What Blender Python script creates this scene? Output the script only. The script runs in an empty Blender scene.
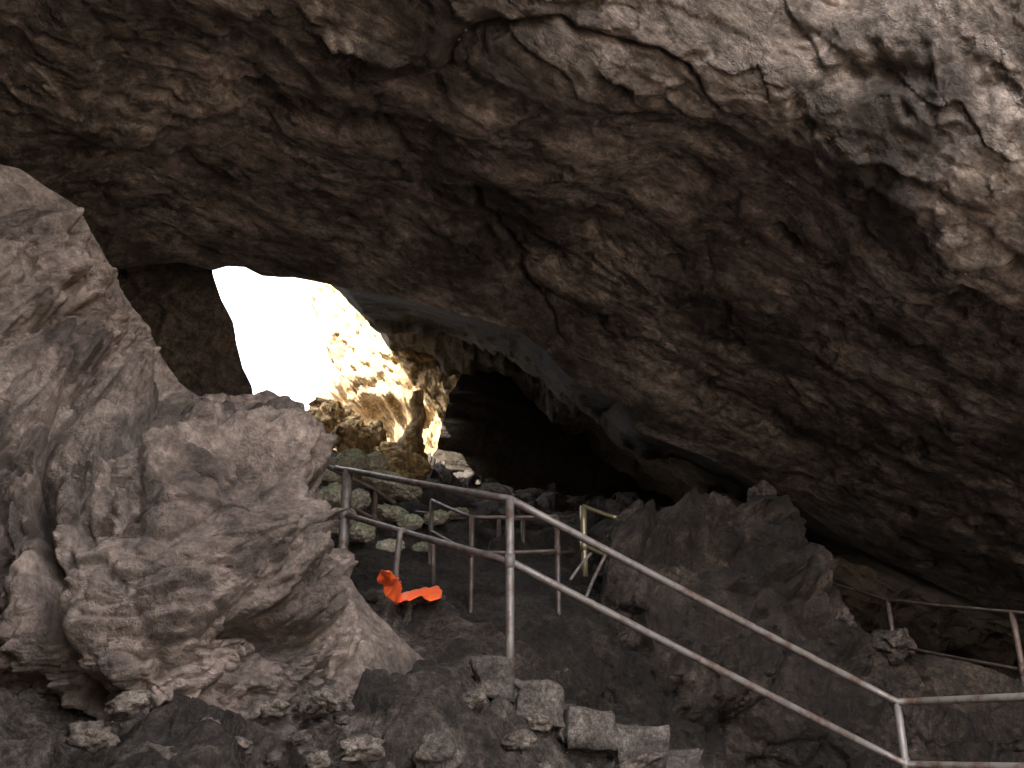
import bpy, bmesh, math, random
import numpy as np
from mathutils import Vector
R = math.radians
S = bpy.context.scene
COL = S.collection
random.seed(7)

# ------------------------------------------------------------------ camera
F = 1000.0
PITCH = R(22)
CAM = np.array([0.0, 0.0, 1.6])
FW = np.array([0, math.cos(PITCH), math.sin(PITCH)])
UP = np.array([0, -math.sin(PITCH), math.cos(PITCH)])
RT = np.array([1.0, 0, 0])
cd = bpy.data.cameras.new('camera')
cam = bpy.data.objects.new('camera', cd); COL.objects.link(cam)
cam.location = CAM; cam.rotation_euler = (math.pi/2 + PITCH, 0, 0)
cd.sensor_width = 36; cd.lens = 36*F/1024; cd.clip_end = 3000; cd.clip_start = 0.05
S.camera = cam

# ------------------------------------------------------------------ light
SUN_TO = Vector((-0.55, -0.62, 0.70)).normalized()     # towards the sun
elev = math.asin(SUN_TO.z); az = math.atan2(SUN_TO.x, SUN_TO.y)
w = bpy.data.worlds.new("World"); S.world = w; w.use_nodes = True
nt = w.node_tree
bg = nt.nodes['Background']
sk = nt.nodes.new('ShaderNodeTexSky'); sk.sky_type = 'NISHITA'; sk.sun_disc = False
sk.sun_elevation = elev; sk.sun_rotation = az
sk.dust_density = 5.0; sk.ozone_density = 0.6
hs = nt.nodes.new('ShaderNodeHueSaturation'); hs.inputs['Saturation'].default_value = .25
nt.links.new(sk.outputs[0], hs.inputs['Color']); nt.links.new(hs.outputs[0], bg.inputs[0]); bg.inputs[1].default_value = 0.14
sd = bpy.data.lights.new('sun', 'SUN'); sd.energy = 3.2; sd.angle = R(0.5); sd.color = (1, .93, .82)
so = bpy.data.objects.new('sun', sd); COL.objects.link(so)
so.rotation_euler = (-SUN_TO).to_track_quat('-Z', 'Y').to_euler(); so.location = (-20, 10, 30)
S.view_settings.view_transform = 'Standard'; S.view_settings.look = 'None'
S.view_settings.exposure = 4.05; S.view_settings.gamma = 1
cy = S.cycles
cy.max_bounces = 6; cy.diffuse_bounces = 4; cy.glossy_bounces = 2
cy.use_denoising = True
cy.sample_clamp_indirect = 6

# ------------------------------------------------------------------ maths
def P(px, py, d):
    px, py, d = np.broadcast_arrays(np.asarray(px, float), np.asarray(py, float), np.asarray(d, float))
    return CAM + d[..., None]*(FW + ((px-512)/F)[..., None]*RT - ((py-384)/F)[..., None]*UP)

def _hash(ix, iy, iz, seed):
    h = (ix.astype(np.int64)*374761393 + iy.astype(np.int64)*668265263 + iz.astype(np.int64)*2147483647 + seed*1274126177) & 0xffffffff
    h = ((h ^ (h >> 13))*1274126177) & 0xffffffff
    h = ((h ^ (h >> 16))*2246822519) & 0xffffffff
    h = h ^ (h >> 15)
    return h

GR = np.array([[1,1,0],[-1,1,0],[1,-1,0],[-1,-1,0],[1,0,1],[-1,0,1],[1,0,-1],[-1,0,-1],[0,1,1],[0,-1,1],[0,1,-1],[0,-1,-1],[1,1,0],[-1,1,0],[0,-1,1],[0,-1,-1]], float)
def perlin(p, seed=0):
    i = np.floor(p); f = p - i; i = i.astype(np.int64)
    u = f*f*f*(f*(f*6-15)+10)
    out = 0
    for dx in (0, 1):
        wx = u[..., 0] if dx else 1-u[..., 0]
        for dy in (0, 1):
            wy = u[..., 1] if dy else 1-u[..., 1]
            for dz in (0, 1):
                wz = u[..., 2] if dz else 1-u[..., 2]
                g = GR[_hash(i[..., 0]+dx, i[..., 1]+dy, i[..., 2]+dz, seed) & 15]
                out = out + wx*wy*wz*(g[..., 0]*(f[..., 0]-dx)+g[..., 1]*(f[..., 1]-dy)+g[..., 2]*(f[..., 2]-dz))
    return out
def fbm(p, oct=4, seed=0, gain=.5):
    o = 0; a = 1
    for k in range(oct):
        o = o + a*perlin(p*2.03**k + k*17.3, seed+k); a *= gain
    return o
def ridged(p, oct=4, seed=0, gain=.5):
    o = 0; a = 1
    for k in range(oct):
        o = o + a*(0.5-np.abs(perlin(p*2.07**k + k*11.7, seed+k))*1.6); a *= gain
    return o
def cells(p, seed=0):
    """nearest cell: F1, F2, facet height (a random tilted plane in each cell)"""
    i = np.floor(p).astype(np.int64)
    f1 = np.full(p.shape[:-1], 9.0); f2 = f1.copy(); fac = np.zeros(p.shape[:-1])
    for dx in (-1, 0, 1):
        for dy in (-1, 0, 1):
            for dz in (-1, 0, 1):
                c = i + np.array([dx, dy, dz])
                h = _hash(c[..., 0], c[..., 1], c[..., 2], seed)
                h2 = _hash(c[..., 0], c[..., 1], c[..., 2], seed+91)
                q = np.stack([(h & 1023)/1023., ((h >> 10) & 1023)/1023., ((h >> 20) & 1023)/1023.], -1)
                g = np.stack([(h2 & 1023)/511.5-1, ((h2 >> 10) & 1023)/511.5-1, ((h2 >> 20) & 1023)/511.5-1], -1)
                dv = p - (c + q)
                dist = np.sqrt((dv**2).sum(-1))
                hgt = (dv*g).sum(-1) + (((h2 >> 5) & 255)/255.-.5)*.9
                m = dist < f1
                f2 = np.where(m, f1, np.minimum(f2, dist))
                fac = np.where(m, hgt, fac)
                f1 = np.where(m, dist, f1)
    return f1, f2, fac
def frame_mat(ax, s):
    """rows: direction of bedding (long), two others; s = frequency along each"""
    a = np.array(ax, float); a /= np.linalg.norm(a)
    b = np.cross(a, [0, 0, 1.0]); b /= np.linalg.norm(b)
    c = np.cross(a, b)
    return np.stack([a*s[0], b*s[1], c*s[2]], 1)

def tps(ctrl):
    c = np.array(ctrl, float); x = c[:, :2]/300.; y = 1/c[:, 2]
    n = len(x)
    def phi(r): return r*r*np.log(r+1e-9)
    K = phi(np.linalg.norm(x[:, None]-x[None], axis=2)) + np.eye(n)*.01
    A = np.zeros((n+3, n+3)); A[:n, :n] = K; A[:n, n] = 1; A[:n, n+1:] = x; A[n, :n] = 1; A[n+1:, :n] = x.T
    sol = np.linalg.solve(A, np.concatenate([y, [0, 0, 0]]))
    def f(px, py):
        px = np.asarray(px, float)/300.; py = np.asarray(py, float)/300.
        o = sol[n] + sol[n+1]*px + sol[n+2]*py
        for k in range(n):
            o = o + sol[k]*phi(np.hypot(px-x[k, 0], py-x[k, 1]))
        return 1/np.clip(o, 1/60., 1/1.2)
    return f

def curve(pts, n):
    """resample a polyline by arc length, lightly smoothed"""
    p = np.array(pts, float)
    s = np.concatenate([[0], np.cumsum(np.linalg.norm(np.diff(p, axis=0), axis=1))]); s /= s[-1]
    t = np.linspace(0, 1, n)
    return np.stack([np.interp(t, s, p[:, k]) for k in range(p.shape[1])], 1)

def pdist(px, py, pts):
    """distance to polyline and signed side (positive below/right of direction)"""
    best = np.full(px.shape, 1e9); side = np.zeros(px.shape)
    for (x0, y0), (x1, y1) in zip(pts[:-1], pts[1:]):
        dx, dy = x1-x0, y1-y0; L = dx*dx+dy*dy
        t = np.clip(((px-x0)*dx+(py-y0)*dy)/L, 0, 1)
        d = np.hypot(px-(x0+t*dx), py-(y0+t*dy))
        s = np.sign(dx*(py-y0)-dy*(px-x0))
        m = d < best
        best = np.where(m, d, best); side = np.where(m, s, side)
    return best, side

def grid_normals(G):
    du = np.gradient(G, axis=0); dv = np.gradient(G, axis=1)
    n = np.cross(du, dv); n /= np.linalg.norm(n, axis=-1, keepdims=True)+1e-12
    to = CAM - G
    s = np.sign((n*to).sum(-1, keepdims=True)); s[s == 0] = 1
    n = blur(n*s, 12); return n/(np.linalg.norm(n, axis=-1, keepdims=True)+1e-9)

def blur(A, n):
    for _ in range(n):
        A = (np.concatenate([A[:1], A[:-1]], 0)+A+np.concatenate([A[1:], A[-1:]], 0))/3
        A = (np.concatenate([A[:, :1], A[:, :-1]], 1)+A+np.concatenate([A[:, 1:], A[:, -1:]], 1))/3
    return A
def mesh_grid(name, G, mat, kind=None, origin=None, smooth=True):
    nu, nv = G.shape[:2]
    V = G.reshape(-1, 3).copy()
    if origin is None: origin = np.zeros(3)
    else: V -= np.array(origin)
    idx = np.arange(nu*nv).reshape(nu, nv)
    q = np.stack([idx[:-1, :-1], idx[1:, :-1], idx[1:, 1:], idx[:-1, 1:]], -1).reshape(-1, 4)
    me = bpy.data.meshes.new(name)
    me.vertices.add(len(V)); me.vertices.foreach_set('co', V.ravel().astype(np.float32))
    me.loops.add(q.size); me.loops.foreach_set('vertex_index', q.ravel().astype(np.int32))
    me.polygons.add(len(q)); me.polygons.foreach_set('loop_start', np.arange(0, q.size, 4, dtype=np.int32))
    me.polygons.foreach_set('use_smooth', np.full(len(q), smooth))
    me.update(calc_edges=True); me.validate()
    me.materials.append(mat)
    o = bpy.data.objects.new(name, me); o.location = origin; COL.objects.link(o)
    if kind: o['kind'] = kind
    return o

def tag(o, label, cat, group=None):
    o['label'] = label; o['category'] = cat
    if group: o['group'] = group
    return o
def empty(name, loc, label, cat, group=None):
    o = bpy.data.objects.new(name, None); o.location = loc; o.empty_display_size = .2
    COL.objects.link(o); return tag(o, label, cat, group)

# ------------------------------------------------------------------ materials
def rock_mat(name, cols, scale=1.0, bump=.5, rough=.85, moss=0.0, stain=.5, stain_col=(.03, .025, .022), stretch=(1, 1, 1), veins=.3, fine=1.0, moss_scale=1.3, mott=(.85, .7), ripple=0, bed=False):
    m = bpy.data.materials.new(name); m.use_nodes = True
    t = m.node_tree; N = t.nodes; L = t.links
    b = N['Principled BSDF']
    tc = N.new('ShaderNodeTexCoord')
    geo = N.new('ShaderNodeNewGeometry')
    mp = N.new('ShaderNodeMapping'); mp.inputs['Scale'].default_value = stretch
    if bed:
        m0 = N.new('ShaderNodeMapping'); m0.inputs['Rotation'].default_value = BEDROT; L.new(geo.outputs['Position'], m0.inputs['Vector']); L.new(m0.outputs[0], mp.inputs['Vector'])
    else: L.new(geo.outputs['Position'], mp.inputs['Vector'])
    def noise(s, det=8, r=.6, src=mp, dist=0.0):
        n = N.new('ShaderNodeTexNoise'); n.inputs['Scale'].default_value = s*scale
        n.inputs['Detail'].default_value = det; n.inputs['Roughness'].default_value = r
        n.inputs['Distortion'].default_value = dist
        L.new(src.outputs[0], n.inputs['Vector']); return n
    def ramp(src, stops):
        r = N.new('ShaderNodeValToRGB'); e = r.color_ramp.elements
        while len(e) < len(stops): e.new(.5)
        for k, (p_, c_) in enumerate(stops):
            e[k].position = p_; e[k].color = (*c_, 1) if len(c_) == 3 else c_
        L.new(src, r.inputs[0]); return r
    def mix(f, a, c, mode='MIX'):
        x = N.new('ShaderNodeMix'); x.data_type = 'RGBA'; x.blend_type = mode
        if isinstance(f, float): x.inputs[0].default_value = f
        else: L.new(f, x.inputs[0])
        for k, v in ((6, a), (7, c)):
            if isinstance(v, tuple): x.inputs[k].default_value = (*v, 1)
            else: L.new(v, x.inputs[k])
        return x.outputs[2]
    n1 = noise(1.1, 10, .65, dist=.4)
    n = len(cols)
    base = ramp(n1.outputs[0], [(.37+.26*k/(n-1), c) for k, c in enumerate(cols)]).outputs[0]
    n2 = noise(9, 8, .7)
    base = mix(mott[0], base, ramp(n2.outputs[0], [(.38, (.16, .15, .14)), (.5, (.5, .49, .48)), (.64, (.9, .88, .85))]).outputs[0], 'OVERLAY')
    n4 = noise(28, 6, .75)
    base = mix(mott[1], base, ramp(n4.outputs[0], [(.38, (.2, .19, .18)), (.62, (.82, .81, .8))]).outputs[0], 'OVERLAY')
    # dark mineral stains
    n3 = noise(.55, 9, .7, dist=1.2)
    st = ramp(n3.outputs[0], [(.5-.10, (0, 0, 0)), (.5+.09, (stain,)*3)]).outputs[0]
    base = mix(st, base, stain_col)
    n5 = noise(3.3, 10, .75, dist=.8)
    st2 = ramp(n5.outputs[0], [(.52, (0, 0, 0)), (.66, (stain*.9,)*3)]).outputs[0]
    base = mix(st2, base, stain_col)
    # thin veins / hairline cracks
    vo = N.new('ShaderNodeTexVoronoi'); vo.feature = 'DISTANCE_TO_EDGE'; vo.inputs['Scale'].default_value = 2.2*scale
    wn = noise(2.5, 6, .6)
    wm = N.new('ShaderNodeVectorMath'); wm.operation = 'MULTIPLY_ADD'; wm.inputs[1].default_value = (.9, .9, .9)
    L.new(wn.outputs['Color'], wm.inputs[0]); L.new(mp.outputs[0], wm.inputs[2])
    L.new(wm.outputs[0], vo.inputs['Vector'])
    vr = ramp(vo.outputs['Distance'], [(.0, (veins,)*3), (.025, (0, 0, 0))]).outputs[0]
    base = mix(vr, base, (.02, .017, .015))
    if moss > 0:
        nm = noise(moss_scale, 6, .65)
        sx = N.new('ShaderNodeSeparateXYZ'); L.new(geo.outputs['Normal'], sx.inputs[0])
        ad = N.new('ShaderNodeMath'); ad.operation = 'MULTIPLY_ADD'; ad.inputs[1].default_value = .25
        L.new(sx.outputs[2], ad.inputs[0]); L.new(nm.outputs[0], ad.inputs[2])
        mr = ramp(ad.outputs[0], [(.56-.2*moss, (0, 0, 0)), (.82-.2*moss, (.55,)*3)]).outputs[0]
        base = mix(mr, base, (.20, .27, .10))
    L.new(base, b.inputs['Base Color'])
    b.inputs['Roughness'].default_value = rough
    b.inputs['Specular IOR Level'].default_value = .3
    # relief
    nb = noise(14*fine, 10, .72); nb2 = noise(4, 8, .65, dist=.5)
    a = N.new('ShaderNodeMath'); a.operation = 'MULTIPLY_ADD'; a.inputs[1].default_value = 2.2
    L.new(nb2.outputs[0], a.inputs[0]); L.new(nb.outputs[0], a.inputs[2])
    a2 = N.new('ShaderNodeMath'); a2.operation = 'MULTIPLY_ADD'; a2.inputs[1].default_value = -.5
    L.new(vr, a2.inputs[0]); L.new(a.outputs[0], a2.inputs[2])
    if ripple:
        mr_ = N.new('ShaderNodeMapping'); mr_.inputs['Scale'].default_value = (1, 1, 2.6); L.new(geo.outputs['Position'], mr_.inputs['Vector'])
        nr = noise(7, 3, .6, src=mr_, dist=1.5)
        s1 = N.new('ShaderNodeMath'); s1.operation = 'SUBTRACT'; s1.inputs[1].default_value = .5; L.new(nr.outputs[0], s1.inputs[0])
        s2 = N.new('ShaderNodeMath'); s2.operation = 'ABSOLUTE'; L.new(s1.outputs[0], s2.inputs[0])
        s3 = N.new('ShaderNodeMath'); s3.operation = 'POWER'; s3.inputs[1].default_value = .5; L.new(s2.outputs[0], s3.inputs[0])
        s4 = N.new('ShaderNodeMath'); s4.operation = 'MULTIPLY_ADD'; s4.inputs[1].default_value = ripple; L.new(s3.outputs[0], s4.inputs[0]); L.new(a2.outputs[0], s4.inputs[2])
        a2 = s4
    bp = N.new('ShaderNodeBump'); bp.inputs['Strength'].default_value = bump; bp.inputs['Distance'].default_value = .09
    L.new(a2.outputs[0], bp.inputs['Height']); L.new(bp.outputs[0], b.inputs['Normal'])
    return m

from mathutils import Matrix
BED = P(1000, 420, 8.6) - P(600, 160, 8.0)          # bedding of the roof runs down to the right
_m = frame_mat(BED, (1, 1, 1)).T
if np.linalg.det(_m) < 0: _m[2] *= -1
BEDROT = Matrix(_m.tolist()).to_euler()
M_roof = rock_mat('roof_limestone', [(.13, .109, .101), (.26, .219, .204), (.44, .377, .352), (.37, .322, .303)], .8, .7, stain=.78, stretch=(.75, 1.15, 1.15), bed=True, veins=.35, mott=(.7, .5))
M_flow = rock_mat('flowstone', [(.17, .13, .112), (.32, .248, .212), (.45, .36, .31)], 1.2, .8, stain=.6, veins=.1, rough=.7, mott=(.5, .35))
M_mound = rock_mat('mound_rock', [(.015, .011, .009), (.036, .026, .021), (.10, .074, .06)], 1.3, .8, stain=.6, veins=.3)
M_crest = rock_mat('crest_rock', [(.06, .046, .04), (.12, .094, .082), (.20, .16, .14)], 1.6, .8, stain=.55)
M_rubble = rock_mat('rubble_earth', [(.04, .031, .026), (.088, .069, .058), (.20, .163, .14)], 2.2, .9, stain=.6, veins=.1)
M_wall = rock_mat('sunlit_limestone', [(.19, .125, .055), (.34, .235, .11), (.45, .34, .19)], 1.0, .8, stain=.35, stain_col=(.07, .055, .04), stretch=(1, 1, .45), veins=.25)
M_back = rock_mat('chamber_rock', [(.012, .009, .006), (.028, .021, .014)], .8, .7, stain=.5, rough=1.0)  # near-black colour puts the chamber's deep shade into the rock
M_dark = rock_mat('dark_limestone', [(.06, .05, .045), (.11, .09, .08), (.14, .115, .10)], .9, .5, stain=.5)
M_stone = rock_mat('loose_stone', [(.10, .08, .068), (.19, .155, .132), (.30, .25, .215)], 3.0, .7, stain=.45, veins=.1)
M_moss = rock_mat('mossy_stone', [(.35, .31, .26), (.5, .45, .38), (.6, .55, .48)], 3.0, .7, stain=.3, moss=.75, veins=.1)
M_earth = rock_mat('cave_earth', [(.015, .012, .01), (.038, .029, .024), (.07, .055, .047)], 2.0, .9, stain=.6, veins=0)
M_ground = rock_mat('outside_ground', [(.10, .085, .06), (.15, .125, .09), (.20, .17, .13)], .5, .6, stain=.2, veins=0)
M_concrete = rock_mat('concrete', [(.055, .045, .039), (.10, .084, .073), (.14, .12, .106)], 4.0, .45, stain=.45, veins=.1)

def metal(name, c1, c2, rough=.5, metallic=.6, rustf=.5):
    m = bpy.data.materials.new(name); m.use_nodes = True
    t = m.node_tree; N = t.nodes; L = t.links; b = N['Principled BSDF']
    tc = N.new('ShaderNodeNewGeometry')
    n = N.new('ShaderNodeTexNoise'); n.inputs['Scale'].default_value = 9; n.inputs['Detail'].default_value = 8; n.inputs['Roughness'].default_value = .7
    L.new(tc.outputs['Position'], n.inputs['Vector'])
    r = N.new('ShaderNodeValToRGB'); e = r.color_ramp.elements
    e[0].position = rustf-.08; e[0].color = (*c2, 1); e[1].position = rustf+.08; e[1].color = (*c1, 1)
    L.new(n.outputs[0], r.inputs[0]); L.new(r.outputs[0], b.inputs['Base Color'])
    b.inputs['Metallic'].default_value = metallic
    n2 = N.new('ShaderNodeMapRange'); n2.inputs['To Min'].default_value = rough+.25; n2.inputs['To Max'].default_value = rough-.1
    L.new(n.outputs[0], n2.inputs[0]); L.new(n2.outputs[0], b.inputs['Roughness'])
    bp = N.new('ShaderNodeBump'); bp.inputs['Strength'].default_value = .3; bp.inputs['Distance'].default_value = .004
    n3 = N.new('ShaderNodeTexNoise'); n3.inputs['Scale'].default_value = 90; n3.inputs['Detail'].default_value = 4
    L.new(tc.outputs['Position'], n3.inputs['Vector']); L.new(n3.outputs[0], bp.inputs['Height']); L.new(bp.outputs[0], b.inputs['Normal'])
    return m
M_rail = metal('galvanised_pipe', (.19, .168, .155), (.10, .058, .044), .45, .35, .45)
M_rail2 = metal('dull_pipe', (.10, .08, .07), (.07, .04, .03), .5, .3, .5)
M_glint = metal('yellow_pipe', (.20, .165, .10), (.10, .075, .05), .3, .5, .4)  # yellow tint paints the sun glint on this rail
M_orange = bpy.data.materials.new('orange_plastic'); M_orange.use_nodes = True
_b = M_orange.node_tree.nodes['Principled BSDF']
_b.inputs['Base Color'].default_value = (.95, .13, .03, 1); _b.inputs['Roughness'].default_value = .5

# ------------------------------------------------------------------ sheets of rock
def ruled(top, base, nu, nv, dfun, skirt=0, sk_in=4.0, sk_back=.35, vpow=1.0):
    """surface between two curves (each at its own place in depth), with a rounded shoulder going back behind the first curve"""
    T = curve(top, nu); B = curve(base, nu)
    v = np.linspace(0, 1, nv)**vpow
    X = T[:, None, 0]*(1-v) + B[:, None, 0]*v
    Y = T[:, None, 1]*(1-v) + B[:, None, 1]*v
    D = dfun(X, Y)
    if skirt:
        dirv = B-T; dirv /= np.linalg.norm(dirv, axis=1, keepdims=True)+1e-9
        k = np.arange(skirt, 0, -1)
        sx = T[:, None, 0] + dirv[:, None, 0]*sk_in*k**1.5; sy = T[:, None, 1] + dirv[:, None, 1]*sk_in*k**1.5
        s_d = D[:, :1] + sk_back*k[None]**1.25
        X = np.concatenate([sx, X], 1); Y = np.concatenate([sy, Y], 1); D = np.concatenate([s_d, D], 1)
    return X, Y, D

def lobes(X, Y, ls):
    o = np.zeros(X.shape)
    for (cx, cy_, rx, ry, a, *rest) in ls:
        ang = R(rest[0]) if rest else 0
        dx, dy = X-cx, Y-cy_
        u = (dx*math.cos(ang)+dy*math.sin(ang))/rx; v = (-dx*math.sin(ang)+dy*math.cos(ang))/ry
        o += a*np.clip(1-u*u-v*v, 0, 1)**.6
    return o
def edge_ramp(X, Y, pts, wdt, lo):
    d, s_ = pdist(X, Y, curve(pts, 60)); return lo+(1-lo)*np.clip(d/wdt, 0, 1)**.8
def warp(X, Y, G, amt=14, sc=1.3, seed=5):
    return X + amt*fbm(G*sc, 4, seed)*1.6, Y + amt*fbm(G*sc+31.7, 4, seed+3)*1.6

# ---- roof of the cave
LIP = [(-900, 560), (-500, 470), (-250, 400), (0, 330), (115, 268), (180, 262), (213, 270), (228, 266), (245, 267), (262, 276), (290, 278), (312, 281), (345, 289), (400, 298), (450, 313), (495, 325), (520, 335), (545, 352), (570, 380), (620, 402), (636, 432), (700, 455), (790, 500), (850, 545), (1024, 625), (1300, 700), (1700, 800)]
TOP = [(-900, -900), (1700, -900)]
roof_d = tps([(-500, 300, 9.5), (-300, 0, 7.0), (0, 300, 10.4), (115, 262, 10.8), (240, 268, 11.2), (400, 298, 11), (520, 335, 11), (570, 380, 11.5), (650, 440, 12), (790, 500, 13), (1024, 600, 13), (1300, 650, 11.5),
              (0, 100, 8.2), (256, 0, 7.2), (256, 100, 8.6), (420, 0, 7.0), (512, 0, 6.8), (512, 70, 7.1), (512, 130, 7.75), (512, 230, 9.4), (640, 60, 6.8), (640, 120, 7.15), (640, 190, 8.5), (768, 0, 6.6), (768, 128, 6.9), (768, 210, 8.2), (768, 300, 9.3), (900, 180, 6.8), (900, 290, 8.0), (900, 400, 9.6), (900, 0, 6.3), (1024, 0, 5.9), (1024, 128, 6.2), (1024, 256, 6.9), (1024, 350, 7.9), (1024, 450, 9.7), (900, 480, 11.0), (1024, 540, 11.5), (1300, 0, 5.2), (1300, 300, 6.4),
              (512, -300, 5.7), (0, -300, 6.0), (1024, -300, 5.2), (512, -900, 3.9), (-400, -900, 4.4), (1500, -900, 4.6)])
LT = curve(LIP, 1150)
X, Y, D = ruled(LT, [(LT[0, 0], -900)] + [(x, -900) for x in np.linspace(LT[0, 0], 1700, 8)[1:]], 1150, 560, roof_d, 0, vpow=1.15)
G0 = P(X, Y, D)
Mb = frame_mat(BED, (.55, 1.9, 1.9))
N0 = grid_normals(G0)
Xw, Yw = warp(X, Y, G0, 10, 1.5, 3)
h = np.zeros(X.shape)
h += fbm(G0*.35, 3, 11)*.25
near = np.clip(D/8, .5, 1.6)
# ledges: the surface drops back on the far side of each line
def ledge(pts, amp, width, sharp=5.0, sgn=1):
    d, s = pdist(Xw, Yw, pts)
    sdv = d*s*sgn
    return -amp*(1/(1+np.exp(-np.clip(sdv/sharp, -40, 40))))*np.exp(-np.clip(sdv, 0, None)/width)
h += ledge([(330, 10), (375, 40), (425, 62), (448, 68), (460, 38), (510, 23), (560, 19), (580, 32), (625, 42), (660, 52), (695, 72), (712, 98), (735, 125), (765, 150), (800, 160)], 0.060, 70, 1.6)
h += ledge([(470, 150), (520, 125), (572, 118), (640, 126), (700, 145), (760, 168), (810, 190)], 0.077, 90, 3)
h += ledge([(440, 190), (512, 200), (600, 192), (680, 205), (740, 240), (800, 290), (870, 330)], 0.110, 120, 5)
h += ledge([(780, 150), (850, 190), (910, 225), (960, 255), (1030, 262)], 0.088, 60, 2)
h += ledge([(640, 165), (720, 210), (800, 250), (880, 300), (930, 312), (1060, 318)], 0.088, 60, 2.5)
h += ledge([(420, 60), (520, 90), (600, 140)], 0.039, 60, 3)
h += ledge([(50, 195), (120, 150), (175, 112), (300, 95), (420, 130)], 0.088, 60, 3)
h += ledge([(850, 60), (900, 120), (960, 150), (1060, 175)], 0.044, 50, 3)
h += ledge([(700, 15), (760, 45), (830, 50), (930, 70), (1050, 60)], 0.039, 40, 2.5)
for pts, wd, am in (([(462, 200), (480, 228), (500, 252), (520, 285), (546, 325), (556, 350)], 3.5, .13),
                    ([(380, 46), (425, 66), (448, 68), (460, 38), (485, 30), (510, 23), (560, 19), (575, 33), (600, 38), (622, 46), (660, 50), (690, 72), (705, 95), (722, 122), (748, 140), (780, 152), (808, 160)], 2.2, .13),
                    ([(810, 160), (838, 186), (858, 178), (905, 218), (962, 258), (1030, 262)], 2.6, .12),
                    ([(512, 130), (545, 121), (572, 118), (610, 124), (640, 126), (700, 145), (752, 160)], 3, .14),
                    ([(770, 235), (800, 275), (850, 300), (905, 308), (1040, 318)], 3.5, .12)):
    d, s = pdist(Xw*.5+X*.5, Yw*.5+Y*.5, pts); h -= am*np.exp(-(d/wd)**2)
h += .55*lobes(Xw, Yw, [(378, 32, 46, 9, .16, 28), (428, 66, 12, 12, .1), (446, 55, 13, 12, .1), (770, 165, 60, 12, .10, 30), (845, 165, 30, 26, .16, 20),
                    (925, 205, 45, 26, .14, 35), (800, 195, 50, 12, .12, 38), (590, 165, 55, 30, .10, 5), (555, 75, 90, 45, .10, 10), (700, 110, 40, 20, .1, 40),
                    (215, 90, 60, 26, .18, -20), (130, 140, 55, 10, .14, -32), (60, 60, 50, 70, .2), (330, 60, 60, 50, .15), (330, 150, 90, 50, .12, 15),
                    (960, 245, 30, 30, .12), (990, 170, 50, 30, .12), (880, 270, 70, 16, .12, 35), (660, 265, 60, 40, .12, 30), (740, 300, 60, 30, .12, 35)])
# fracture facets along the bedding, two sizes
wp = G0 + fbm(G0[..., None, :]*.9+np.array([0, 9.1, 23.7])[:, None]*1.0, 3, 40)*.55
f1, f2, fa = cells(wp @ Mb, 3)
h += fa*.035*near
f1b, f2b, fb_ = cells((wp + fbm(G0*3, 3, 8)[..., None]*.12) @ (Mb*2.6), 5)
rough_zone = .55+.9*np.clip(fbm(G0*.7, 2, 77)*1.6+.35, 0, 1)
h += fb_*.016*rough_zone*near
h += ridged(G0 @ (Mb*1.5), 5, 21)*.02*near
h += ridged(G0*3.5, 4, 23)*.013*rough_zone + fbm(G0*9, 4, 25)*.008
pocket = np.clip(fbm(G0*2.2, 3, 61)-.28, 0, 1); h -= pocket*.25
h *= edge_ramp(X, Y, LT, 45, .06)
G = G0 + N0*h[..., None]
# carry the roof on over and behind the camera, as far as the cave mouth
back = G[:, -1:, :]
ext = []
for k in range(1, 14):
    e = back.copy(); kk = k/13
    e[..., 1] = back[..., 1]*(1-kk) + kk*(-1.6+2.4*np.clip((back[..., 0]-.5)/2.5, 0, 1)); e[..., 2] = back[..., 2] + kk*(.8-1.6*np.clip((1-back[..., 0])/3, 0, 1)) + .25*fbm(e*.8+k, 3, 9)
    ext.append(e)
# behind the lip: rises as rock thickness at the skylight, runs back over the chamber elsewhere
lip = G[:, :1, :]; lpx = LT[:, 0][:, None]
pre = []
closed = np.clip((lpx-300)/45, 0, 1)
closed = np.clip(closed, 0, 1)
for k in range(90, 0, -1):
    kk = (k/90)**1.2
    e = lip.copy()
    e[..., 1] += closed*22*kk + (1-closed)*1.3*min(1, kk*2.5)
    e[..., 2] += closed*(3.0*kk + 1.2*np.sin(kk*3.1)) + (1-closed)*(2.6*kk + .12)
    e[..., 2] += (fbm(e*.8, 6, 33)*.4+cells(e*1.2, 12)[2]*.10)*min(1, kk*5)*closed
    pre.append(e)
M_fringe = rock_mat('fringe_rock', [(.02, .014, .009), (.048, .035, .021)], .8, .7, stain=.5, rough=1.0)  # roof rock darkened in colour to stand for shade behind the lip
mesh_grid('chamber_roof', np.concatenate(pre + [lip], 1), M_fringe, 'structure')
G = np.concatenate([G] + ext, 1)
roof = mesh_grid('cave_roof', G, M_roof, 'structure')

# ---- far wall, sunlit beside the skylight, running back into the dark chamber
NU, NV = 460, 560
wd = tps([(290, 200, 22), (312, 300, 21.2), (322, 390, 20.2), (350, 300, 18.4), (350, 390, 17.8), (320, 460, 16.5), (400, 300, 17), (400, 380, 16.8), (470, 340, 16.2), (540, 380, 16.2), (400, 450, 15.6), (380, 470, 14.8), (560, 430, 16.4), (300, -50, 22), (540, -50, 17)])
wl = [(345, -260), (325, 100), (306, 250), (312, 300), (322, 350), (328, 392), (318, 412), (316, 440), (318, 480)]
wr = [(560, -260), (520, 100), (500, 250), (490, 300), (476, 350), (455, 400), (440, 440), (425, 460), (400, 480)]
X, Y, D = ruled(wl, wr, NU, NV, wd, 0, vpow=1.1)
G0 = P(X, Y, D); N0 = grid_normals(G0)
Mv = frame_mat(P(420, 400, 16)-P(350, 290, 18), (.35, 1.2, 1.2))
h = fbm(G0*.35, 3, 111)*.4
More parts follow.
